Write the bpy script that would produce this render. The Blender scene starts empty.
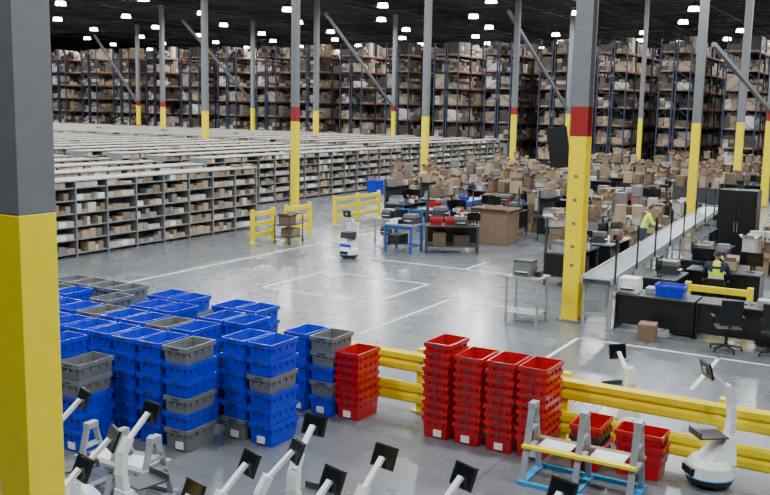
import bpy, math, random
from mathutils import Vector, Matrix
random.seed(7)
D=bpy.data; SC=bpy.context.scene.collection
# ---------------------------------------------------------------- materials
def mat(name,col,rough=.5,metal=0,var=.12,scale=6,emit=None,bump=0,spec=None):
    m=D.materials.new(name); m.use_nodes=True; nt=m.node_tree; b=nt.nodes['Principled BSDF']
    b.inputs['Roughness'].default_value=rough; b.inputs['Metallic'].default_value=metal
    if spec is not None: b.inputs['Specular IOR Level'].default_value=spec
    tc=nt.nodes.new('ShaderNodeTexCoord'); n=nt.nodes.new('ShaderNodeTexNoise'); n.inputs['Scale'].default_value=scale
    n.inputs['Detail'].default_value=4
    nt.links.new(tc.outputs['Object'],n.inputs['Vector'])
    r=nt.nodes.new('ShaderNodeValToRGB')
    r.color_ramp.elements[0].position=.3; r.color_ramp.elements[1].position=.7
    r.color_ramp.elements[0].color=[c*(1-var) for c in col]+[1]
    r.color_ramp.elements[1].color=[min(1,c*(1+var)) for c in col]+[1]
    nt.links.new(n.outputs['Fac'],r.inputs['Fac']); nt.links.new(r.outputs['Color'],b.inputs['Base Color'])
    if emit:
        b.inputs['Emission Color'].default_value=list(col)+[1]; b.inputs['Emission Strength'].default_value=emit
    return m
M=dict(
 yellow=mat('safety_yellow_paint',(.93,.73,.0),.35,var=.05),
 red=mat('red_paint',(.28,.012,.012),.45),
 grey=mat('grey_steel_paint',(.16,.17,.18),.45,var=.08),
 lgrey=mat('light_grey_steel',(.36,.38,.40),.4,.3),
 dgrey=mat('dark_grey',(.04,.044,.05),.5),
 black=mat('black_plastic',(.006,.007,.009),.35),
 screen=mat('screen_glass',(.006,.008,.012),.15,var=.02),
 white=mat('white_plastic',(.78,.80,.82),.35,var=.04),
 blue=mat('blue_tote_plastic',(.003,.028,.58),.3,var=.1),
 gtote=mat('grey_tote_plastic',(.15,.16,.165),.4,var=.1),
 rtote=mat('red_tote_plastic',(.46,.004,.008),.3,var=.1),
 ktote=mat('black_tote_plastic',(.02,.02,.025),.4),
 label=mat('paper_label',(.8,.8,.78),.6,var=.03),
 c1=mat('cardboard_a',(.26,.175,.105),.8), c2=mat('cardboard_b',(.17,.11,.066),.8),
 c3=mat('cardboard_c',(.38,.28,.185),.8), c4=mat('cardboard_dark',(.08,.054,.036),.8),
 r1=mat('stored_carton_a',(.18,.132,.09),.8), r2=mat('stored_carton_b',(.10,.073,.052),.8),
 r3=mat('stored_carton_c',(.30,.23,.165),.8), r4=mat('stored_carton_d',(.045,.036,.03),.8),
 pale=mat('pale_board',(.42,.39,.33),.7), wht=mat('white_carton',(.5,.485,.45),.7),
 gbox=mat('wrapped_goods',(.17,.165,.165),.5),
 rblue=mat('rack_upright_blue',(.018,.032,.065),.5), orange=mat('rack_beam_orange',(.14,.04,.018),.5),
 shelf=mat('shelf_metal',(.25,.265,.265),.45,.3),
 bench=mat('bench_blue',(.015,.08,.36),.5), wood=mat('pallet_wood',(.28,.19,.1),.75),
 tape=mat('white_floor_tape',(.75,.76,.76),.5), cyan=mat('cyan_paint',(.03,.3,.6),.4),
 hivis=mat('hi_vis_fabric',(.6,1.0,.0),.7), navy=mat('navy_cloth',(.015,.02,.045),.85),
 jeans=mat('jeans_cloth',(.03,.045,.09),.85), skin=mat('skin',(.45,.25,.17),.55), hair=mat('dark_hair',(.015,.01,.008),.6),
 shoe=mat('shoe_leather',(.02,.02,.02),.5), refl=mat('reflective_band',(.7,.7,.7),.3),
 roof=mat('roof_deck',(.012,.013,.014),.9), joist=mat('roof_steel',(.035,.035,.038),.7),
 wall=mat('wall_panel',(.02,.02,.022),.9), lamp=mat('lamp_housing',(.05,.05,.05),.6),
 glow=mat('lamp_lens',(.93,.97,1),.5,emit=22,var=0),
)
MK=list(M.keys()); MI={k:i for i,k in enumerate(MK)}
class MB:
    def __init__(s): s.v=[];s.f=[];s.m=[]
    def add(s,v,f,m,X=None):
        o=len(s.v)
        s.v+= [tuple(X@Vector(p)) if X else tuple(p) for p in v]
        s.f+= [tuple(i+o for i in q) for q in f]; s.m+=[m]*len(f)
    def box(s,x0,x1,y0,y1,z0,z1,m,X=None):
        s.add([(x0,y0,z0),(x1,y0,z0),(x1,y1,z0),(x0,y1,z0),(x0,y0,z1),(x1,y0,z1),(x1,y1,z1),(x0,y1,z1)],
          [(3,2,1,0),(4,5,6,7),(0,1,5,4),(1,2,6,5),(2,3,7,6),(3,0,4,7)],m,X)
    def rb(s,cx,cy,z0,sx,sy,sz,m,rz=0):
        s.box(-sx/2,sx/2,-sy/2,sy/2,0,sz,m,Matrix.Translation((cx,cy,z0))@Matrix.Rotation(rz,4,'Z'))
    def cyl(s,a,b,r,m,n=10,r2=None,e=1):
        a=Vector(a);b=Vector(b);d=b-a
        q=d.to_track_quat('Z','Y').to_matrix().to_4x4() if d.length>1e-6 else Matrix()
        X=Matrix.Translation(a)@q; r2=r if r2 is None else r2;L=d.length
        v=[];
        for i in range(n):
            t=2*math.pi*i/n; v.append((r*math.cos(t),r*e*math.sin(t),0))
        for i in range(n):
            t=2*math.pi*i/n; v.append((r2*math.cos(t),r2*e*math.sin(t),L))
        f=[(i,(i+1)%n,n+(i+1)%n,n+i) for i in range(n)]+[tuple(range(n-1,-1,-1)),tuple(range(n,2*n))]
        s.add(v,f,m,X)
    def bar(s,a,b,w,t,m):
        a=Vector(a);b=Vector(b);d=b-a
        q=d.to_track_quat('Z','Y').to_matrix().to_4x4(); X=Matrix.Translation(a)@q
        s.box(-w/2,w/2,-t/2,t/2,0,d.length,m,X)
    def prism(s,prof,x0,x1,m):
        n=len(prof); v=[(x0,y,z) for y,z in prof]+[(x1,y,z) for y,z in prof]
        f=[(i,(i+1)%n,n+(i+1)%n,n+i) for i in range(n)]+[tuple(range(n-1,-1,-1)),tuple(range(n,2*n))]
        s.add(v,f,m)
    def mesh(s,name):
        me=D.meshes.new(name); me.from_pydata(s.v,[],s.f)
        used=sorted(set(s.m),key=lambda k:MI[k]); loc={k:i for i,k in enumerate(used)}
        for k in used: me.materials.append(M[k])
        me.polygons.foreach_set('material_index',[loc[k] for k in s.m]); me.update(); return me
    def obj(s,name,loc=(0,0,0),rz=0,bevel=0,parent=None):
        return place(s.mesh(name),name,loc,rz,bevel,parent)
def place(me,name,loc=(0,0,0),rz=0,bevel=0,parent=None):
    o=D.objects.new(name,me); SC.objects.link(o); o.location=loc; o.rotation_euler=(0,0,rz)
    if bevel:
        b=o.modifiers.new('bevel','BEVEL'); b.width=bevel; b.segments=2; b.limit_method='ANGLE'
    if parent: o.parent=parent
    return o
R=random.random; U=random.uniform; CH=random.choice
# ---------------------------------------------------------------- shell
def floor_mat():
    m=D.materials.new('polished_concrete'); m.use_nodes=True; nt=m.node_tree; b=nt.nodes['Principled BSDF']; L=nt.links.new
    g=nt.nodes.new('ShaderNodeNewGeometry')
    n=nt.nodes.new('ShaderNodeTexNoise'); n.inputs['Scale'].default_value=.35; n.inputs['Detail'].default_value=8; n.inputs['Roughness'].default_value=.65
    L(g.outputs['Position'],n.inputs['Vector'])
    r=nt.nodes.new('ShaderNodeValToRGB'); r.color_ramp.elements[0].position=.3; r.color_ramp.elements[1].position=.72
    r.color_ramp.elements[0].color=(.105,.114,.124,1); r.color_ramp.elements[1].color=(.175,.186,.2,1)
    L(n.outputs['Fac'],r.inputs['Fac'])
    br=nt.nodes.new('ShaderNodeTexBrick'); br.offset=0; br.inputs['Scale'].default_value=1
    br.inputs['Brick Width'].default_value=4.4; br.inputs['Row Height'].default_value=3.8
    br.inputs['Mortar Size'].default_value=.012; br.inputs['Mortar Smooth'].default_value=.3
    br.inputs['Color1'].default_value=(1,1,1,1);br.inputs['Color2'].default_value=(.96,.96,.96,1);br.inputs['Mortar'].default_value=(.5,.5,.5,1)
    L(g.outputs['Position'],br.inputs['Vector'])
    mx=nt.nodes.new('ShaderNodeMix'); mx.data_type='RGBA'; mx.blend_type='MULTIPLY'; mx.inputs[0].default_value=1
    L(r.outputs['Color'],mx.inputs[6]); L(br.outputs['Color'],mx.inputs[7]); L(mx.outputs[2],b.inputs['Base Color'])
    n2=nt.nodes.new('ShaderNodeTexNoise'); n2.inputs['Scale'].default_value=1.3; n2.inputs['Detail'].default_value=5
    L(g.outputs['Position'],n2.inputs['Vector'])
    mr=nt.nodes.new('ShaderNodeMapRange'); mr.inputs['To Min'].default_value=.2; mr.inputs['To Max'].default_value=.36
    L(n2.outputs['Fac'],mr.inputs['Value']); L(mr.outputs['Result'],b.inputs['Roughness'])
    b.inputs['Specular IOR Level'].default_value=.5
    b.inputs['Coat Weight'].default_value=.12; b.inputs['Coat Roughness'].default_value=.12
    return m
M['floor']=floor_mat(); MK.append('floor'); MI['floor']=len(MK)-1
P0,P1,A0,A1,H=-125,28,-12,150,14
w=MB(); w.box(P0,P1,A0,A1,-.2,0,'floor'); w.obj('floor')
w=MB(); w.box(P0,P1,A0,A1,H,H+.2,'roof'); w.obj('ceiling')
w=MB(); w.box(P0,P1,A1,A1+.2,0,H,'wall'); w.obj('wall_back')
w=MB(); w.box(P0-.2,P0,A0,A1,0,H,'wall'); w.obj('wall_left')
w=MB(); w.box(P1,P1+.2,A0,A1,0,H,'wall'); w.obj('wall_right')
w=MB(); w.box(P0,P1,A0-.2,A0,0,H,'wall'); w.obj('wall_front')
w=MB()
for a in range(5,150,5):
    w.box(P0,P1,a-.06,a+.06,13.1,13.2,'joist'); w.box(P0,P1,a-.06,a+.06,13.88,13.97,'joist')
    if a>45:
        p=-110
        while p<5:
            w.bar((p,a,13.15),(p+1,a,13.9),.05,.05,'joist'); w.bar((p+1,a,13.9),(p+2,a,13.15),.05,.05,'joist'); p+=2
for p in (-97,-79,-61.3,-43,-25.5,-6.6,10): w.box(p-.15,p+.15,A0+.5,A1-.5,13.2,13.9,'joist')
for p in range(-100,10,7): w.cyl((p,0,13.0),(p,148,13.0),.04,'lamp',6)
w.obj('roof_joists')
par=D.objects.new('high_bay_lights',None); SC.objects.link(par)
ld=D.lights.new('high_bay_lamp','AREA'); ld.shape='DISK'; ld.size=.8; ld.energy=770; ld.color=(.93,.97,1.0)
hs=MB()
for i,a in enumerate(range(3,140,10)):
    for p in range(-100,12,9):
        pp=p+(3 if i%2 else 0)
        o=D.objects.new('lamp',ld); SC.objects.link(o); o.location=(pp,a,12.0); o.parent=par
        hs.cyl((pp,a,12.03),(pp,a,12.33),.42,'glow',14,.36)
        hs.cyl((pp,a,12.33),(pp,a,12.62),.4,'lamp',12,.15); hs.cyl((pp,a,12.6),(pp,a,13.1),.02,'lamp',5)
hs.obj('lamp_housings',parent=par)
# ---------------------------------------------------------------- floor markings
w=MB()
def ln(x0,y0,x1,y1,t=.07,z=.004):
    w.box(min(x0,x1)-t/2,max(x0,x1)+t/2,min(y0,y1)-t/2,max(y0,y1)+t/2,0,z,'tape')
ln(-17.1,12.6,-17.1,35)
ln(-14,18.2,-10.8,18.2);ln(-14,21,-10.8,21);ln(-14,18.2,-14,21);ln(-10.8,18.2,-10.8,21)
ln(-9.5,15.5,-9.5,19.6);ln(-9.5,19.6,-7.5,19.6)
ln(-5.7,14.3,-5.7,17.7);ln(-5.7,17.7,0,17.7);ln(-3,15.4,-3,17.7)
ln(-14.2,23.6,-9,23.6);ln(-11,23.6,-11,25)
w.obj('floor_tape_lines')
# ---------------------------------------------------------------- columns
def column(p,a,zy=3.95,red=.62,wd=.3,hs=False,top=13.0):
    w=MB(); h=wd/2
    segs=[(.03,zy,'yellow')]+([(zy,zy+red,'red')] if red else [])+[(zy+(red or 0),top,'grey')]
    for z0,z1,m in segs:
        if hs:
            w.box(-h,h,-h,-h+.035,z0,z1,m); w.box(-h,h,h-.035,h,z0,z1,m); w.box(-.02,.02,-h+.035,h-.035,z0,z1,m)
        else: w.box(-h,h,-h,h,z0,z1,m)
    if hs:
        for z in (1.1,1.5,2.0,2.5,3.0): w.box(.02,.05,-.06,.06,z,z+.14,'lgrey'); w.box(-.04,.04,-h-.008,-h,z+.1,z+.16,'gtote')
    w.box(-h-.08,h+.08,-h-.08,h+.08,0,.03,'grey')
    for sx in(-1,1):
        for sy in(-1,1): w.cyl((sx*(h+.04),sy*(h+.04),.03),(sx*(h+.04),sy*(h+.04),.08),.02,'lgrey',6)
    w.obj('steel_column',(p,a,0),bevel=.008 if not hs else 0)
column(-6.0,4.78,3.64,0,.35)
column(-6.36,19.2,3.97,.62,hs=True,wd=.36)
for c in [(-24,33.5,3.8,.62),(-7.3,35,4.15,0),(-25.5,48.6,4.0,0),(-25.6,62.3,4.15,.5),(-26.5,76.4,4.2,0),(-42.5,48.9,4.0,0),
          (-42.6,62.3,4.1,0),(-43.8,77,4.1,.5),(-59.6,62.9,4.1,.5),(-61.3,78,4.1,0),(-77.6,78,4.1,.5),(-8.1,49,4.1,0),(-6.75,49,4.2,.5)]:
    column(c[0],c[1],c[2],c[3],.34 if c[1]>45 else .28)
column(-16,60,4.1,0,.24)
for (a,b,t) in [((-77.6,77.7,4.6),(-77.6,71.7,11.5),.2),((-43.8,76.7,4.6),(-43.6,65,12),.2),((-26.5,76.1,4.6),(-25.8,61,11.2),.2),
              ((-6.75,48.7,4.7),(-7.1,36,7.0),.16),((-60.9,77,5),(-60,66,12),.2)]:
    w=MB(); w.bar(a,b,t,t,'grey'); w.obj('diagonal_brace')
# ---------------------------------------------------------------- low shelving rows
def shelf_row(seed,n=14,bw=1.2):
    random.seed(seed); w=MB(); d=.45; hh=2.2; lv=[.12,.52,.9,1.28,1.66,2.02]
    for i in range(n+1):
        y=i*bw
        for x in(-d,0,d): w.box(x-.02,x+.02,y-.02,y+.02,0,hh,'shelf')
        w.box(-d,d,y-.008,y+.008,.1,hh,'shelf')
    for z in lv: w.box(-d,d,0,n*bw,z-.035,z,'shelf')
    w.box(-.01,.01,0,n*bw,.1,hh-.1,'dgrey')
    w.box(-d-.02,d+.02,0,n*bw,hh,hh+.04,'pale')
    for i in range(n):
        for li,z in enumerate(lv):
            for sd in(-1,1):
                y=i*bw+.05; kind=R()
                top=lv[li+1]-.06 if li<5 else 2.18
                while y<(i+1)*bw-.16:
                    ww=U(.12,.34) if kind<.6 else .27
                    if y+ww>(i+1)*bw-.03: break
                    hgt=min(U(.08,.28),top-z); dep=U(.2,.42)
                    if kind>.6: hgt=min(.15,top-z);dep=.4
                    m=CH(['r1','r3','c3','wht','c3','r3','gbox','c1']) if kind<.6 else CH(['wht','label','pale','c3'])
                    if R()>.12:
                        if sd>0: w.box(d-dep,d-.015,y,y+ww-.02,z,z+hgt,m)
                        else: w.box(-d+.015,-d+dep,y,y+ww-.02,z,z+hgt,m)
                    y+=ww
        if R()<.12: w.rb(U(-.2,.2),i*bw+U(.2,1),hh+.04,U(.2,.4),U(.2,.4),U(.06,.16),CH(['r1','c3','wht']))
    return w.mesh('shelving_row')
sv=[shelf_row(i) for i in range(3)]
for k in range(0,28):
    p=-21.6-2.45*k
    if k<10: place(sv[k%3],'shelving_row',(p,10.3,0))
    if 2<=k<18: place(sv[(k+1)%3],'shelving_row',(p,30,0))
    if 3<=k: place(sv[(k+2)%3],'shelving_row',(p,50,0))
# ---------------------------------------------------------------- tall pallet racks
def rack(seed,n=6,bw=2.8):
    random.seed(seed); w=MB(); d=1.25; lv=[.12,1.7,3.25,4.8,6.35,7.9,9.45]; top=10.6
    for i in range(n+1):
        y=i*bw
        for x in(-d,-.12,.12,d): w.box(x-.05,x+.05,y-.05,y+.05,0,top,'rblue')
        for z in range(0,10):
            w.bar((-d,y,z+.2),(-.12,y,z+1.0),.04,.04,'rblue'); w.bar((d,y,z+.2),(.12,y,z+1.0),.04,.04,'rblue')
    for z in lv:
        for x in(-d,-.12,.12,d): w.box(x-.03,x+.03,0,n*bw,z-.12,z,'orange' if z>.5 else 'rblue')
        w.box(-d+.04,-.2,0,n*bw,z-.04,z-.01,'dgrey'); w.box(.2,d-.04,0,n*bw,z-.04,z-.01,'dgrey')
    for i in range(n):
        for z in lv:
            for sd in(-1,1):
                for q in range(2):
                    if R()<.11: continue
                    y0=i*bw+.1+q*1.32; x0=.2 if sd>0 else -1.2
                    w.box(x0,x0+1.0,y0,y0+1.2,z,z+.13,'wood')
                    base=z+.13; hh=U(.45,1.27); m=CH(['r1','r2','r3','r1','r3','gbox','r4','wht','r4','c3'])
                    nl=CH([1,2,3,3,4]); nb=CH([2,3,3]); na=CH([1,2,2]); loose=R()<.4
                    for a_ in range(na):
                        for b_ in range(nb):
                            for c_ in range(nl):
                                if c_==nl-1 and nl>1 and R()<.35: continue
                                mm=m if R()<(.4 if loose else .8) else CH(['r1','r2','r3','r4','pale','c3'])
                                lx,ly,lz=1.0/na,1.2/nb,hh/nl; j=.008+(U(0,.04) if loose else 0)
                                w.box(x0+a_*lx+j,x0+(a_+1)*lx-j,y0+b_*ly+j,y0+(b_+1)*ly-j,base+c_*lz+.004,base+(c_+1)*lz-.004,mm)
    return w.mesh('pallet_rack')
rv=[rack(i+50) for i in range(4)]
for k in range(20):
    place(rv[(k*3+k//4)%4],'pallet_rack',(-103.5+5.3*k,80,0))
    place(rv[(k+1)%4],'pallet_rack',(-103.5+5.3*k,100,0))
# ---------------------------------------------------------------- totes
def tote(w,cx,cy,z,m,wd=.4,ln_=.6,h=.3,lab=True):
    def ring(sx,sy,zz): return [(cx-sx,cy-sy,zz),(cx+sx,cy-sy,zz),(cx+sx,cy+sy,zz),(cx-sx,cy+sy,zz)]
    a,b=wd/2,ln_/2
    rs=[ring(a-.032,b-.04,z),ring(a-.018,b-.02,z+h-.06),ring(a,b,z+h-.06),ring(a,b,z+h),ring(a-.018,b-.018,z+h),ring(a-.05,b-.06,z+.012)]
    v=[q for r_ in rs for q in r_]; f=[(3,2,1,0)]
    for k in range(5):
        for i in range(4): f.append((k*4+i,k*4+(i+1)%4,k*4+4+(i+1)%4,k*4+4+i))
    f.append((20,21,22,23)); w.add(v,f,m)
    for sy in(-1,1):
        for x in(-.12,0,.12):
            w.box(cx+x*wd/.4-.012,cx+x*wd/.4+.012,cy+sy*(b-.018)-.014,cy+sy*(b-.018)+.014,z+h-.12,z+h-.05,m)
        w.box(cx-.07,cx+.07,cy+sy*(b-.001)-.002,cy+sy*(b-.001)+.002,z+h-.045,z+h-.018,'dgrey')
    for sx in(-1,1):
        for y in(-.2,-.07,.07,.2):
            w.box(cx+sx*(a-.016)-.014,cx+sx*(a-.016)+.014,cy+y*ln_/.6-.012,cy+y*ln_/.6+.012,z+h-.12,z+h-.05,m)
def tote_stack(p,a,cols,pitch,name='stacked_totes',labels=True):
    w=MB(); z=0
    for c in cols: tote(w,U(-.012,.012),U(-.012,.012),z,c); z+=pitch
    if labels:
        x=U(-.03,.05); w.box(x-.06,x+.06,-.29,-.268,.04,.13,'label')
    return w.obj(name,(p,a,0),U(-.03,.03))
random.seed(21)
rows={8.25:(-9.25,-11.6),9.0:(-8.12,-12.5),9.75:(-7.32,-12.8),10.5:(-7.9,-13),11.22:(-7.35,-13.2)}
for a,(pr,pl) in rows.items():
    p=pr; k=0
    while p>pl:
        skip=(a==9.75 and k in(2,)) or (a==10.5 and k in(0,)) or (a==11.22 and k==2)
        if not skip:
            n=6 if (a in(9.0,9.75) and k<3) else CH([5,6,6])
            t=R(); cols=[]
            for i in range(n): cols.append('blue' if R()<.86 else 'gtote')
            if t<.28: cols[-1]='gtote'; cols[-2]=CH(['gtote','blue'])
            if (a,k)==(9.0,0): cols=['gtote','blue','gtote','blue','blue','gtote']
            if (a,k)==(9.75,0): cols=['blue','blue','blue','gtote','blue','blue']
            if (a,k)==(9.75,1): cols=['gtote','blue','blue','blue','blue','blue']
            if (a,k)==(9.0,1): cols=['blue']*6
            if (a,k)==(8.25,0): cols=['blue','blue','blue','gtote','gtote']
            if (a,k)==(11.22,0): cols=['blue','gtote','blue','gtote','gtote']
            if (a,k)==(11.22,1): cols=['blue']*5
            tote_stack(p,a,cols,.22)
        p-=.46; k+=1
for p,n in ((-6.92,7),(-5.5,10),(-5.03,9),(-4.57,9),(-4.11,9)):
    tote_stack(p,11.27,['rtote']*n,.116,'stacked_red_totes',True)
tote_stack(-2.75,11.3,['rtote']*3,.14,'stacked_red_totes',False).rotation_euler[2]=math.pi/2
tote_stack(-3.4,11.3,['rtote','ktote','rtote'],.14,'stacked_red_totes',False)
# ---------------------------------------------------------------- guard rail
def guard(name,p0,p1,a,posts):
    w=MB()
    for zb in(.12,.6):
        fr=[(0,0),(-.05,.04),(-.05,.11),(0,.155),(-.05,.2),(-.05,.27),(0,.31)]
        prof=[(y,z+zb) for y,z in fr]+[(y+.012,z+zb) for y,z in reversed(fr)]
        w.prism(prof,0,p1-p0,'yellow')
    for q in posts:
        w.box(q-p0-.07,q-p0+.07,.015,.14,0,.96,'yellow'); w.box(q-p0-.13,q-p0+.13,-.03,.2,0,.015,'yellow')
        for z in(.27,.75): w.cyl((q-p0,-.02,z),(q-p0,.02,z),.02,'lgrey',8)
    return w.obj(name,(p0,a,0))
guard('guard_rail',-15,.6,11.87,[-14.8,-12.6,-10.4,-8.2,-6.2,-4.0,-1.9,.2])
# ---------------------------------------------------------------- mobile robots
def robot(p,a,rz,arm=1.35,tilt=.5,body=False):
    w=MB()
    w.cyl((0,0,.05),(0,0,.13),.27,'black',24,.29); w.cyl((0,0,.13),(0,0,.27),.30,'white',24,.28); w.cyl((0,0,.27),(0,0,.34),.28,'white',24,.22)
    w.cyl((0,0,.125),(0,0,.14),.303,'cyan',24)
    w.box(-.13,.13,.24,.3,.15,.24,'black')
    for sx in(-1,1): w.cyl((sx*.2-.02,0,.06),(sx*.2+.02,0,.06),.06,'black',12)
    for sy in(-1,1): w.cyl((-.01,sy*.2,.035),(.01,sy*.2,.035),.035,'black',10)
    v=[(-.2,-.24,.3),(.2,-.24,.3),(.2,.12,.3),(-.2,.12,.3),(-.09,-.26,.62),(.09,-.26,.62),(.09,-.16,.62),(-.09,-.16,.62)]
    w.add(v,[(3,2,1,0),(4,5,6,7),(0,1,5,4),(1,2,6,5),(2,3,7,6),(3,0,4,7)],'white')
    pts=[(0,-.21,.6),(0,-.24,.8),(0,-.22,1.0),(0,-.14,arm-.2)]
    for i in range(3): w.bar(pts[i],pts[i+1],.14-.02*i,.07,'white')
    w.bar((0,-.15,arm-.23),(0,.1,arm),.055,.035,'white')
    w.box(-.16,.16,-.14,.22,.62,.64,'dgrey'); w.box(-.16,.16,.21,.23,.62,.7,'dgrey')
    if body:
        w.box(-.2,.2,-.24,-.14,.25,1.05,'white'); w.box(-.17,.17,-.13,.2,.65,.8,'dgrey'); w.box(-.13,.13,-.14,-.12,.3,.6,'black'); w.box(-.15,.15,-.26,-.24,.3,.95,'dgrey')
        w.box(-.2,.2,-.1,.2,.3,.5,'white'); w.box(-.2,.2,.2,.21,.36,.44,'blue')
    X=Matrix.Translation((0,.13,arm))@Matrix.Rotation(tilt,4,'X')
    w.box(-.13,.13,-.014,.014,-.105,.105,'black',X); w.box(-.115,.115,-.016,-.0135,-.09,.09,'screen',X)
    w.box(-.04,.04,.014,.03,-.04,.04,'lgrey',X)
    return w.obj('mobile_robot',(p,a,0),rz,.006)
def wp(X,Y): return (.866*X-.5*Y,.5*X+.866*Y)
yaw=math.radians(30)
for X,Y,r in [(-3.3,9.5,-.9),(-2.46,9.1,-.7),(-2.65,8.35,-1.0),(-2.68,7.6,-.8),(-1.27,7.8,-.9),(-.73,8.8,-.5),(-.9,8.15,-1.1),(-.5,7.45,-.8),
              (-.05,8.0,-.7),(.62,7.6,-.9),(1.43,7.3,-.8),(-1.62,7.1,-.8)]:
    p,a=wp(X,Y); robot(p,a,yaw+r,arm=1.35,tilt=-.4)
robot(-1.95,11.45,yaw+1.7,1.45,-.3)
robot(-3.43,12.65,yaw+.3,1.15,-.2)
robot(-14.7,23.3,yaw+2.6,1.35,-.3,True)
# ---------------------------------------------------------------- A-frame stands
def aframe(name,p,a,L=1.45,rz=0,blue=True,ht=.95):
    w=MB(); n=3
    for i in range(n):
        x=i*L/(n-1)
        w.bar((x,-.28,.03),(x,-.05,ht-.02),.08,.025,'lgrey'); w.bar((x,.28,.03),(x,.05,ht-.02),.08,.025,'lgrey')
        w.box(x-.045,x+.045,-.08,.08,ht-.07,ht,'lgrey'); w.box(x-.035,x+.035,-.17,.17,.36,.41,'lgrey'); w.box(x-.035,x+.035,-.12,.12,ht*.64,ht*.64+.04,'lgrey')
        w.box(x-.05,x+.05,-.35,.35,0,.03,'cyan' if blue else 'lgrey')
    m='wood' if blue else 'lgrey'
    w.box(-.05,L+.05,-.24,-.14,.42,.46,'yellow' if blue else m); w.box(-.05,L+.05,.14,.24,.42,.46,m)
    w.box(-.05,L+.05,-.36,-.31,0,.05,'cyan' if blue else m); w.box(-.05,L+.05,.31,.36,0,.05,'cyan' if blue else m)
    for i in range(n-1):
        x=(i+.5)*L/(n-1); w.box(x-.2,x+.2,-.14,.14,.44,.46,'white')
    return w.obj(name,(p,a,0),rz,.004)
aframe('charging_stand',-3.9,10.5,1.3)
aframe('charging_stand',-8.15,7.33,.95,.05,False,.8)
# ---------------------------------------------------------------- cartons
def carton(w,cx,cy,z,sx,sy,sz,m,rz=0,open_=False):
    X=Matrix.Translation((cx,cy,z))@Matrix.Rotation(rz,4,'Z')
    if not open_:
        w.box(-sx/2,sx/2,-sy/2,sy/2,0,sz,m,X); w.box(-sx/2-.001,sx/2+.001,-.03,.03,sz*.75,sz+.002,'c3',X)
    else:
        t=.012
        w.box(-sx/2,sx/2,-sy/2,-sy/2+t,0,sz,m,X);w.box(-sx/2,sx/2,sy/2-t,sy/2,0,sz,m,X)
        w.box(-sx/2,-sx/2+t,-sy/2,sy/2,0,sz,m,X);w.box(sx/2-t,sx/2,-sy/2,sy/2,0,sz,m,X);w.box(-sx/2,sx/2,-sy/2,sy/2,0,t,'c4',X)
        for s in(-1,1):
            w.add([(s*sx/2,-sy/2,sz),(s*sx/2,sy/2,sz),(s*(sx/2+min(.12,sx*.35)),sy/2,sz+.1),(s*(sx/2+min(.12,sx*.35)),-sy/2,sz+.1)],[(0,1,2,3)],m,X)
            w.add([(-sx/2,s*sy/2,sz),(sx/2,s*sy/2,sz),(sx/2,s*(sy/2+min(.1,sy*.3)),sz+.12),(-sx/2,s*(sy/2+min(.1,sy*.3)),sz+.12)],[(0,1,2,3)],m,X)
def pallet(w,cx=0,cy=0,s=1.2):
    for i in range(6): w.box(cx-s/2,cx+s/2,cy-s/2+i*s/5.5,cy-s/2+i*s/5.5+.1,.11,.13,'wood')
    for i in(-1,0,1): w.box(cx+i*s*.42-.04,cx+i*s*.42+.04,cy-s/2,cy+s/2,0,.11,'wood')
def load(seed):
    random.seed(seed); w=MB(); pallet(w)
    for i in range(3):
        for j in range(3):
            z=.13
            for k in range(random.randint(1,4)):
                h=U(.22,.42); carton(w,-.4+.4*i,-.4+.4*j,z,U(.3,.39),U(.3,.39),h-.01,CH(['c1','c2','c3','r3','r1','wht','gbox']),U(-.06,.06),R()<.25); z+=h
    return w.mesh('loaded_pallet')
lv_=[load(i) for i in range(4)]
def pile(seed):
    random.seed(seed); w=MB()
    for (x,y) in ((-.32,-.15),(.08,-.2),(.42,.05),(-.2,.25),(.2,.28)):
        z=0
        for k in range(random.randint(1,4)):
            h=U(.2,.48); carton(w,x+U(-.03,.03),y+U(-.03,.03),z,U(.22,.36),U(.22,.34),h,CH(['c1','c2','c3','c3','wht','r1']),U(-.5,.5),R()<.4); z+=h+.003
    return w.mesh('carton_pile')
pv=[pile(300+i) for i in range(5)]
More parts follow.
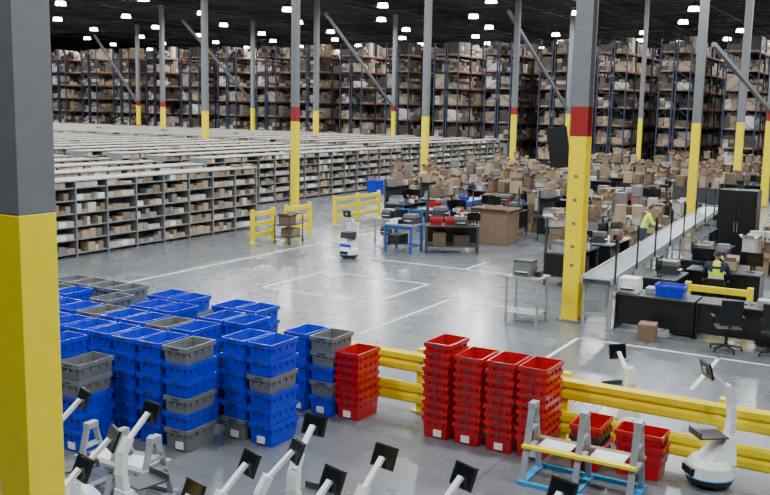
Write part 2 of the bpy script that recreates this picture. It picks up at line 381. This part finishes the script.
# ---------------------------------------------------------------- packing stations
def monitor(w,x,y,z,rz=0,s=1):
    X=Matrix.Translation((x,y,z))@Matrix.Rotation(rz,4,'Z')
    w.box(-.1,.1,-.08,.08,0,.015,'black',X); w.box(-.02,.02,.02,.04,.01,.25,'black',X)
    w.box(-.27*s,.27*s,-.01,.02,.15,.15+.32*s,'black',X); w.box(-.25*s,.25*s,-.013,-.009,.17,.13+.32*s,'screen',X)
def printer(w,x,y,z,m='lgrey',rz=0):
    X=Matrix.Translation((x,y,z))@Matrix.Rotation(rz,4,'Z')
    w.box(-.2,.2,-.22,.22,0,.2,m,X); w.box(-.19,.19,-.2,.2,.2,.3,'white' if m=='white' else 'gtote',X); w.box(-.14,.14,-.24,-.2,.06,.1,'black',X); w.box(-.13,.13,-.28,-.1,.1,.11,'label',X)
def station(seed):
    random.seed(seed); w=MB()
    for x in(-.9,.9):
        for y in(-.4,.4): w.box(x-.025,x+.025,y-.025,y+.025,0,.85 if y<0 else 1.75,'dgrey')
    w.box(-.95,.95,-.45,.45,.83,.87,CH(['dgrey','lgrey','dgrey'])); w.box(-.92,.92,-.4,.4,.25,.28,'dgrey')
    w.box(-.95,.95,.05,.45,1.5,1.53,'dgrey'); w.box(-.93,.93,.41,.43,.3,.82,'black'); w.box(-.93,-.91,-.4,.4,.28,.82,'black'); w.box(.91,.93,-.4,.4,.28,.82,'black')
    if R()<.5: w.box(-.93,.93,.41,.43,.9,1.5,'dgrey')
    monitor(w,U(-.3,.3),.1,.87,U(-.3,.3)); printer(w,-.65,.05,.87,CH(['dgrey','lgrey'])); monitor(w,.5,-.1,.87,U(-.3,2))
    for i in range(4):
        x=-.7+.45*i; h=U(.12,.5); m_=CH(['c1','c2','c3','wht','gbox']); carton(w,x,.25,1.53,U(.25,.42),U(.25,.38),h,m_,U(-.4,.4),R()<.35)
        if R()<.35: carton(w,x,.25,1.66+h,U(.2,.3),U(.2,.3),U(.12,.3),CH(['c1','c3']),U(-.6,.6),True)
        if R()<.8: carton(w,x,0,.28,U(.25,.4),U(.3,.5),U(.2,.45),CH(['c1','c2','c4','wht']),U(-.1,.1))
    for i in range(3):
        if R()<.7: carton(w,.1+.2*i,-.2,.87,U(.15,.19),U(.2,.3),U(.1,.3),CH(['c1','c3','wht','gbox']),U(-.1,.1),R()<.4)
    for i in range(3): w.box(-.5+.3*i,-.35+.3*i,-.4,-.25,.87,.87+U(.05,.2),CH(['black','rtote','bench','dgrey','white']))
    return w.mesh('packing_station')
st=[station(80+i) for i in range(6)]
random.seed(5)
for p,a,r in [(-11.0,31.2,1.57),(-11.0,33.2,1.57),(-13.6,34.2,0),(-13.4,36.6,0),(-13.4,31.6,3.14)]:
    place(st[random.randrange(6)],'packing_station',(p,a,0),r)
i=0
for a in (39.2,41.8,44.4,47,51.5,54.5,57.5):
    for p in (-19.8,-17.4,-15,-12.6,-10.2,-7.9):
        if abs(a-47)<2.5 and p>-9: continue
        pp=p+U(-.15,.15); i+=1
        if R()<.6: place(st[i%6],'packing_station',(pp,a,0),CH([0,3.14]))
        else: place(lv_[i%4],'loaded_pallet',(pp,a,0),U(-.1,.1))
for a in (40.5,43.1,45.7,49.2,53,56):
    for p in (-18.6,-16.2,-13.8,-11.4,-9.1):
        if R()<.9: place(pv[random.randrange(5)],'carton_pile',(p+U(-.3,.3),a,0),U(-.15,.15))
for p,a in [(-8.9,26.6),(-9.0,28.2),(-9.2,36.6),(-16,37.4),(-18.2,37.2),(-8.9,33.3),(-22.6,42.5),(-22.9,45),(-22.6,48),(-10.8,37)]:
    place(lv_[int(abs(p*a))%4],'loaded_pallet',(p,a,0),U(-.1,.1))
for j,(p,a) in enumerate([(-9.3,30.0),(-8.6,31.6),(-12.2,32.7),(-7.9,32.0),(-4.0,31.9),(-3.8,28.0),(-18.4,33.6),(-12.1,37.9),(-15.1,38.1),(-5.1,33.4),(-7.9,37.2)]):
    place(pv[j%5],'carton_pile',(p,a,0),U(-.15,.15))
place(st[1],'packing_station',(-7.9,23.6,0),1.57)
place(st[3],'packing_station',(-7.7,26.0,0),1.57)
w=MB(); carton(w,0,0,.0,1.35,.95,1.08,'c2',0,True); w.obj('bulk_carton',(-12.5,29.1,0),-.05)
w=MB()
for x in(-.45,.45):
    for y in(-.35,.35): w.box(x-.03,x+.03,y-.03,y+.03,0,.88 if y<0 else 1.35,'bench')
    w.box(x-.025,x+.025,-.35,.35,.2,.25,'bench')
w.box(-.5,.5,-.4,.4,.86,.9,'lgrey'); w.box(-.47,.47,-.37,-.33,.75,.86,'bench'); w.box(-.47,.47,.2,.25,.2,.25,'bench'); w.box(-.47,.47,.34,.37,1.25,1.33,'bench')
printer(w,.22,.1,.9,'dgrey'); w.box(-.4,-.1,-.2,.2,.9,1.02,'white'); monitor(w,-.2,.2,.9,.2,.8); w.box(-.05,.05,-.3,-.15,.9,1.05,'black')
w.box(-.4,0,-.3,.3,.26,.55,'ktote')
w.obj('blue_workbench',(-14.0,25.4,0),0)
w=MB()
for x in(-.8,.8):
    for y in(-.35,.35): w.box(x-.03,x+.03,y-.03,y+.03,0,.85 if y<0 else 1.4,'dgrey')
w.box(-.85,.85,-.4,.4,.83,.87,'dgrey'); w.box(-.8,.8,-.35,.35,.2,.23,'dgrey'); w.box(-.8,.8,.33,.36,.25,.8,'black')
tote(w,-.5,.05,.87,'rtote',h=.2,ln_=.5); tote(w,-.03,.05,.87,'rtote',h=.2,ln_=.5); carton(w,.45,.1,.87,.3,.3,.25,'c3',.2,True)
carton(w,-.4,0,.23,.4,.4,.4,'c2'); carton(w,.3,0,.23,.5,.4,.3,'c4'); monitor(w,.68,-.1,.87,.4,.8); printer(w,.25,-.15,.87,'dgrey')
w.obj('packing_bench',(-12.75,26.3,0),.5)
w=MB()
for x in(-.35,.35):
    for y in(-.3,.3): w.box(x-.025,x+.025,y-.025,y+.025,0,.8,'lgrey')
w.box(-.4,.4,-.35,.35,.78,.82,'lgrey'); printer(w,0,.05,.82,'dgrey'); w.box(-.35,.35,-.3,.3,.25,.27,'lgrey'); printer(w,0,0,.27,'dgrey'); w.box(.22,.36,-.3,0,.82,1.1,'black'); w.obj('side_table',(-15.4,26.9,0),0)
w=MB(); w.box(-.4,.4,-.6,.6,.7,.75,'lgrey')
for x in(-.37,.37):
    for y in(-.55,.55): w.box(x-.02,x+.02,y-.02,y+.02,0,.7,'lgrey')
for k in range(3): tote(w,0,-.25,.75+k*.18,'blue',.5,.6,.28)
tote(w,0,.32,.75,'gtote',.45,.5,.28)
w.obj('tote_table',(-20.3,34.5,0),0)
for (p,a,s) in [(-17.2,34.2,0),(-14.1,28.9,2),(-17.3,31.5,4)]:
    place(st[s],'packing_station',(p,a,0),1.57)
def conveyor(name,p0,a0,p1,a1,wd,z,legs,blue=False):
    w=MB(); L=math.hypot(p1-p0,a1-a0); rz=math.atan2(a1-a0,p1-p0); c='bench' if blue else 'lgrey'
    for s in(-1,1): w.box(0,L,s*wd/2-.02,s*wd/2+.02,z-.12,z+.03,c)
    x=.06
    while x<L: w.cyl((x,-wd/2+.02,z-.02),(x,wd/2-.02,z-.02),.028,'lgrey',8); x+=.1
    w.box(0,L,-wd/2,wd/2,z-.12,z-.1,'dgrey')
    for i in range(legs):
        x=.15+(L-.3)*i/(legs-1)
        for s in(-1,1): w.box(x-.03,x+.03,s*(wd/2-.03)-.03,s*(wd/2-.03)+.03,0,z-.1,c); w.box(x-.08,x+.08,s*(wd/2-.03)-.06,s*(wd/2-.03)+.06,0,.01,c)
        w.box(x-.02,x+.02,-wd/2,wd/2,.25,.3,c)
        if not blue:
            w.box(x-.02,x+.02,-wd/2-.06,-wd/2-.02,z-.1,z+.9,'dgrey'); w.box(x-.08,x+.08,-wd/2-.07,-wd/2-.02,z+.55,z+.85,'black')
    if blue:
        tote(w,.8,0,z,'rtote',.5,.4,.2); tote(w,1.6,0,z,'gtote',.5,.4,.2); carton(w,2.6,0,z,.4,.35,.25,'c3',.1,True); tote(w,3.6,0,z,'blue',.5,.4,.2)
    return w.obj(name,(p0,a0,0),rz)
conveyor('gravity_conveyor',-5.7,18.7,-6.72,36,.62,1.06,9)
conveyor('roller_conveyor',-15.6,29.9,-15.9,35.4,.7,.85,5,True)
w=MB()
for x in(-.35,.35):
    for y in(-.28,.28): w.box(x-.022,x+.022,y-.022,y+.022,0,.98,'lgrey')
w.box(-.4,.4,-.33,.33,.96,1.0,'lgrey'); w.box(-.36,.36,-.29,.29,.2,.22,'lgrey')
printer(w,-.05,0,1.0,'gtote'); w.box(-.25,.15,-.2,.2,1.3,1.34,'dgrey'); w.box(.2,.32,-.1,.1,1.0,1.12,'black'); w.obj('printer_table',(-7.15,18.5,0),0,.004)
def gate(p,a0,a1,h=1.1):
    w=MB(); L=a1-a0
    for y in(0,L): w.box(-.06,.06,y-.06,y+.06,0,h,'yellow'); w.box(-.12,.12,y-.12,y+.12,0,.015,'yellow')
    if L>2: w.box(-.06,.06,L/2-.06,L/2+.06,0,h,'yellow')
    for z in ((.2,.55,.88) if h>1 else (.3,.62)): w.box(-.035,.035,0,L,z,z+.14,'yellow')
    return w.obj('yellow_barrier',(p,a0,0),0,.01)
gate(-18.8,23.9,25.0); gate(-18.9,25.9,27.3); gate(-19.4,29.7,33.0)
o=gate(0,0,1.3,.82); o.location=(-3.0,20.9,0); o.rotation_euler[2]=math.pi/2
w=MB()
for z in(.2,.6): w.box(-.3,.3,-.45,.45,z,z+.03,'dgrey')
for x in(-.28,.28):
    for y in(-.43,.43): w.box(x-.015,x+.015,y-.015,y+.015,.1,.95,'dgrey'); w.cyl((x-.015,y,.05),(x+.015,y,.05),.05,'black',10)
carton(w,0,-.1,.63,.4,.5,.25,'c2',.1,True); carton(w,0,.1,.23,.45,.5,.25,'c1'); w.box(-.28,.28,.42,.45,.92,.95,'dgrey')
w.obj('picking_cart',(-18.0,24.8,0),.1)
w=MB(); w.box(-.06,.06,-.06,.06,0,3.6,'dgrey'); w.box(-.3,.3,-.3,.3,0,.02,'dgrey')
w.box(-.4,.4,-.06,.06,2.3,3.9,'black',Matrix.Rotation(-.16,4,'Y')); w.obj('air_cushion_hopper',(-12.05,35.3,0),.2)
# ---------------------------------------------------------------- desks (right)
def desk(name,p,a,rz=0,wd=1.6,items=()):
    w=MB(); h=.76
    w.box(-wd/2,wd/2,-.38,.38,h-.03,h,'dgrey'); w.box(-wd/2,-wd/2+.03,-.36,.36,0,h-.03,'black'); w.box(wd/2-.03,wd/2,-.36,.36,0,h-.03,'black')
    w.box(-wd/2+.03,wd/2-.03,-.3,-.28,.12,h-.03,'black')
    w.box(wd/2-.48,wd/2-.04,-.28,.36,.04,h-.05,'black')
    for z in(.1,.32,.53): w.box(wd/2-.46,wd/2-.06,.36,.372,z,z+.18,'dgrey'); w.box(wd/2-.32,wd/2-.2,.372,.39,z+.1,z+.12,'lgrey')
    for it in items:
        k,x,y=it[:3]
        if k=='mon': monitor(w,x,y,h,it[3] if len(it)>3 else 0)
        if k=='prn': printer(w,x,y,h,it[3])
        if k=='blue': tote(w,x,y,h,'blue',.6,.4,.24)
        if k=='box': carton(w,x,y,h,.3,.28,.22,CH(['c1','c3']),U(-.3,.3),True)
        if k=='bin': w.box(x-.12,x+.12,y-.15,y+.15,h,h+.12,'lgrey')
        if k=='kb': w.box(x-.2,x+.2,y-.07,y+.07,h,h+.02,'black'); w.box(x+.26,x+.32,y-.05,y+.05,h,h+.025,'black')
    return w.obj(name,(p,a,0),rz)
desk('office_desk',-4.55,19.3,0,1.6,[('prn',-.6,0,'white'),('blue',.25,0),('bin',-.15,.1)])
desk('office_desk',-2.9,19.3,0,1.6,[('kb',-.1,0),('bin',.4,.1)])
desk('office_desk',-3.95,23.3,0,1.7,[('mon',-.55,.15),('mon',.55,.15),('kb',-.1,-.15),('box',.1,.15)])
desk('office_desk',-4.9,25.2,math.pi/2,1.6,[('mon',-.45,.1),('prn',.2,0,'lgrey'),('box',.6,0)])
desk('office_desk',-4.9,27.2,math.pi/2,1.6,[('mon',-.3,.1),('mon',.4,.1),('bin',0,-.2)])
desk('office_desk',-5.0,21.8,math.pi/2,1.3,[('mon',-.3,.1),('prn',.3,0,'dgrey')])
w=MB(); w.box(-.55,.55,-.4,.4,0,2.25,'black'); w.box(-.5,-.02,-.415,-.4,.1,2.15,'black'); w.box(.02,.5,-.415,-.4,.1,2.15,'black'); w.box(-.05,-.035,-.44,-.415,1,1.3,'lgrey'); w.box(.035,.05,-.44,-.415,1,1.3,'lgrey')
w.obj('storage_cabinet',(-4.75,29.6,0),0,.01)
w=MB(); carton(w,0,0,0,.34,.4,.34,'c2',.1); w.obj('cardboard_box',(-4.5,18.35,0))
def chair(p,a,rz,bh=.5):
    w=MB()
    for i in range(5):
        t=i*2*math.pi/5; w.bar((0,0,.12),(.3*math.cos(t),.3*math.sin(t),.08),.05,.03,'black'); w.cyl((.3*math.cos(t)-.015,.3*math.sin(t),.035),(.3*math.cos(t)+.015,.3*math.sin(t),.035),.035,'black',8)
    w.cyl((0,0,.1),(0,0,.42),.03,'black',10); w.box(-.24,.24,-.23,.25,.42,.48,'black')
    X=Matrix.Translation((0,-.24,.55))@Matrix.Rotation(.12,4,'X'); w.box(-.2,.2,-.03,.03,0,bh,'black',X); w.bar((0,-.2,.44),(0,-.26,.7),.06,.03,'black')
    for s in(-1,1): w.box(s*.27-.025,s*.27+.025,-.12,.15,.66,.69,'black'); w.box(s*.27-.015,s*.27+.015,-.02,.02,.46,.66,'black')
    return w.obj('office_chair',(p,a,0),rz,.01)
chair(-3.95,22.15,.1,.22); chair(-3.0,18.35,.4); chair(-2.1,18.4,-.2)
# ---------------------------------------------------------------- people
def skin_mesh(V,E,Rd,root=0,sub=2):
    me=D.meshes.new('sk'); me.from_pydata(V,E,[]); o=D.objects.new('sk',me); SC.objects.link(o)
    o.modifiers.new('s','SKIN'); sv_=me.skin_vertices[0].data
    for i,r in enumerate(Rd): sv_[i].radius=r if isinstance(r,tuple) else (r,r); sv_[i].use_root=(i==root)
    s=o.modifiers.new('u','SUBSURF'); s.levels=sub; s.render_levels=sub
    dg=bpy.context.evaluated_depsgraph_get(); dg.update()
    out=D.meshes.new_from_object(o.evaluated_get(dg)); D.objects.remove(o); return out
def person(p,a,rz,pose='stand',lean=0,arms=None,top='hivis',vest=False,legs='jeans'):
    e=D.objects.new('worker',None); SC.objects.link(e); e.location=(p,a,0); e.rotation_euler=(0,0,rz)
    pz=.95 if pose=='stand' else .60
    LR=Matrix.Translation((0,0,pz))@Matrix.Rotation(-lean,4,'X')@Matrix.Translation((0,0,-pz))
    def u(x,y,z): return tuple(LR@Vector((x,y,z-.95+pz)))
    V=[u(0,0,.95),u(0,-.01,1.13),u(0,0,1.32),u(0,0,1.45),u(0,.01,1.53)]
    Rd=[(.175,.13),(.165,.12),(.195,.13),(.075,.065),.052]; T=['leg0','t','t','t','n']; E=[(0,1),(1,2),(2,3),(3,4)]
    arms=arms or [((.05,.0,-.28),(.07,.12,-.5)),((-.05,0,-.28),(-.07,.12,-.5))]
    hands=[]
    for s,(el,wr) in zip((1,-1),arms):
        sh=Vector(u(s*.2,0,1.41)); ep=sh+Vector(el); wpnt=sh+Vector(wr)
        i=len(V); V+=[tuple(sh),tuple(ep),tuple(wpnt)]; Rd+=[.072,.056,.036]; T+=['a','a','a']; E+=[(2,i),(i,i+1),(i+1,i+2)]
        hands.append((wpnt,(wpnt-ep).normalized(),s))
    for s in(1,-1):
        i=len(V)
        if pose=='stand': pts=[(s*.1,0,.86),(s*.12,.02,.48),(s*.12,-.02,.09),(s*.14,.13,.04)]
        else: pts=[(s*.11,.06,.58),(s*.15,.44,.54),(s*.15,.42,.1),(s*.16,.58,.04)]
        V+=pts; Rd+=[(.095,.095),(.062,.062),(.045,.045),(.045,.032)]; T+=['l','l','l','f']; E+=[(0,i),(i,i+1),(i+1,i+2),(i+2,i+3)]
    me=skin_mesh(V,E,Rd); ml=[M[top],M[legs],M['skin'],M['shoe'],M['refl'],M['navy']]
    me.materials.clear(); [me.materials.append(x) for x in ml]
    segs=[(Vector(V[a_]),Vector(V[b_]),T[a_],T[b_]) for a_,b_ in E]
    iLR=LR.inverted()
    for pl in me.polygons:
        c=pl.center; best=9;bt='t'
        for A,B,ta,tb in segs:
            d=B-A; t=max(0,min(1,(c-A).dot(d)/d.length_squared)); dd=(A+d*t-c).length
            if dd<best: best=dd; bt=tb if t>.5 or tb in'la' else ta
        zz=(iLR@c).z-pz+.95
        k={'t':0,'n':2,'a':(5 if vest else 0),'l':1,'f':3,'leg0':1}.get(bt,0)
        if bt in('t','leg0') and zz>.9: k=0
        if k==0 and (abs(zz-1.08)<.025 or abs(zz-1.22)<.02): k=4
        if bt=='n' and zz<1.47: k=5
        pl.material_index=k; pl.use_smooth=True
    place(me,'body',parent=e)
    hd=MB(); C=Vector((0,.02,1.63)); n=14; rg=9; v=[];f=[]
    for i in range(rg+1):
        ph=math.pi*i/rg; z=math.cos(ph)*.115; r=math.sin(ph)
        for j in range(n):
            t=2*math.pi*j/n; jaw=1-.22*max(0,-z/.115)
            v.append((C.x+r*.076*math.cos(t)*jaw,C.y+r*.094*math.sin(t)*jaw+(.01 if z<0 else 0),C.z+z))
    for i in range(rg):
        for j in range(n): f.append((i*n+j,(i+1)*n+j,(i+1)*n+(j+1)%n,i*n+(j+1)%n))
    hd.add(v,f,'skin')
    hv=[]; hf=[]
    for i in range(6):
        ph=math.pi*i/9; z=math.cos(ph)*.125; r=math.sin(ph)
        for j in range(n):
            t=2*math.pi*j/n; back=math.sin(t)<.35
            zz=C.z+z if (back or i<3) else C.z+math.cos(math.pi*3/9)*.125
            hv.append((C.x+r*.086*math.cos(t),C.y-.006+r*.103*math.sin(t)*(1 if back or i<4 else .9),zz))
    for i in range(5):
        for j in range(n): hf.append((i*n+j,(i+1)*n+j,(i+1)*n+(j+1)%n,i*n+(j+1)%n))
    hd.add(hv,hf,'hair')
    hd.cyl((0,.11,1.645),(0,.137,1.612),.009,'skin',6,.016)
    for s in(-1,1):
        hd.cyl((s*.03,.098,1.64),(s*.03,.112,1.64),.011,'label',8); hd.cyl((s*.03,.11,1.64),(s*.03,.115,1.64),.005,'black',6)
        hd.cyl((s*.07,.015,1.625),(s*.088,.01,1.625),.022,'skin',8)
    hd.box(-.022,.022,.095,.108,1.574,1.582,'red')
    hd.v=[tuple(u(*q)) for q in hd.v]
    ho=hd.obj('head',parent=e)
    for pl in ho.data.polygons: pl.use_smooth=True
    hm=MB()
    for wpnt,d,s in hands:
        q=d.to_track_quat('Z','Y').to_matrix().to_4x4(); X=Matrix.Translation(wpnt)@q
        hm.box(-.036,.036,-.014,.014,-.01,.085,'skin',X)
        for fi,(x,l) in enumerate(((-.027,.062),(-.009,.074),(.009,.07),(.027,.055))):
            A=X@Vector((x,0,.08)); B=X@Vector((x,.008,.08+l*.55)); Cc=X@Vector((x,.03,.08+l*.95))
            hm.cyl(A,B,.0085,'skin',6,.008); hm.cyl(B,Cc,.008,'skin',6,.006)
        A=X@Vector((s*-.034,0,.02)); B=X@Vector((s*-.06,.01,.055)); Cc=X@Vector((s*-.06,.025,.085))
        hm.cyl(A,B,.011,'skin',6,.009); hm.cyl(B,Cc,.009,'skin',6,.007)
    hm.obj('hands',parent=e)
    return e
fw=[((.06,.12,-.24),(.02,.36,-.3)),((-.06,.12,-.24),(-.02,.36,-.3))]
person(-7.3,28.4,-1.2,'stand',.3,fw)
person(-3.95,22.15,.1,'sit',.12,[((.08,.1,-.25),(.0,.36,-.26)),((-.08,.1,-.25),(0,.36,-.26))],vest=True,legs='navy')
person(-18.9,35.2,2.6,'stand',.05,None,vest=True,legs='navy')
person(-9.75,31.4,2.9,'stand',.1,fw,vest=True,legs='navy')
# ---------------------------------------------------------------- world + camera
wd=D.worlds.new('world'); bpy.context.scene.world=wd; wd.use_nodes=True
wd.node_tree.nodes['Background'].inputs[0].default_value=(.5,.55,.6,1); wd.node_tree.nodes['Background'].inputs[1].default_value=.3
cam=D.cameras.new('camera'); co=D.objects.new('camera',cam); SC.objects.link(co)
cam.lens=930/770*36; cam.sensor_width=36; cam.clip_end=400
co.matrix_world=Matrix.Translation((0,0,4.5))@Matrix.Rotation(math.radians(30),4,'Z')@Matrix.Rotation(math.radians(90-8.59),4,'X')@Matrix.Rotation(math.radians(1.15),4,'Z')
bpy.context.scene.camera=co
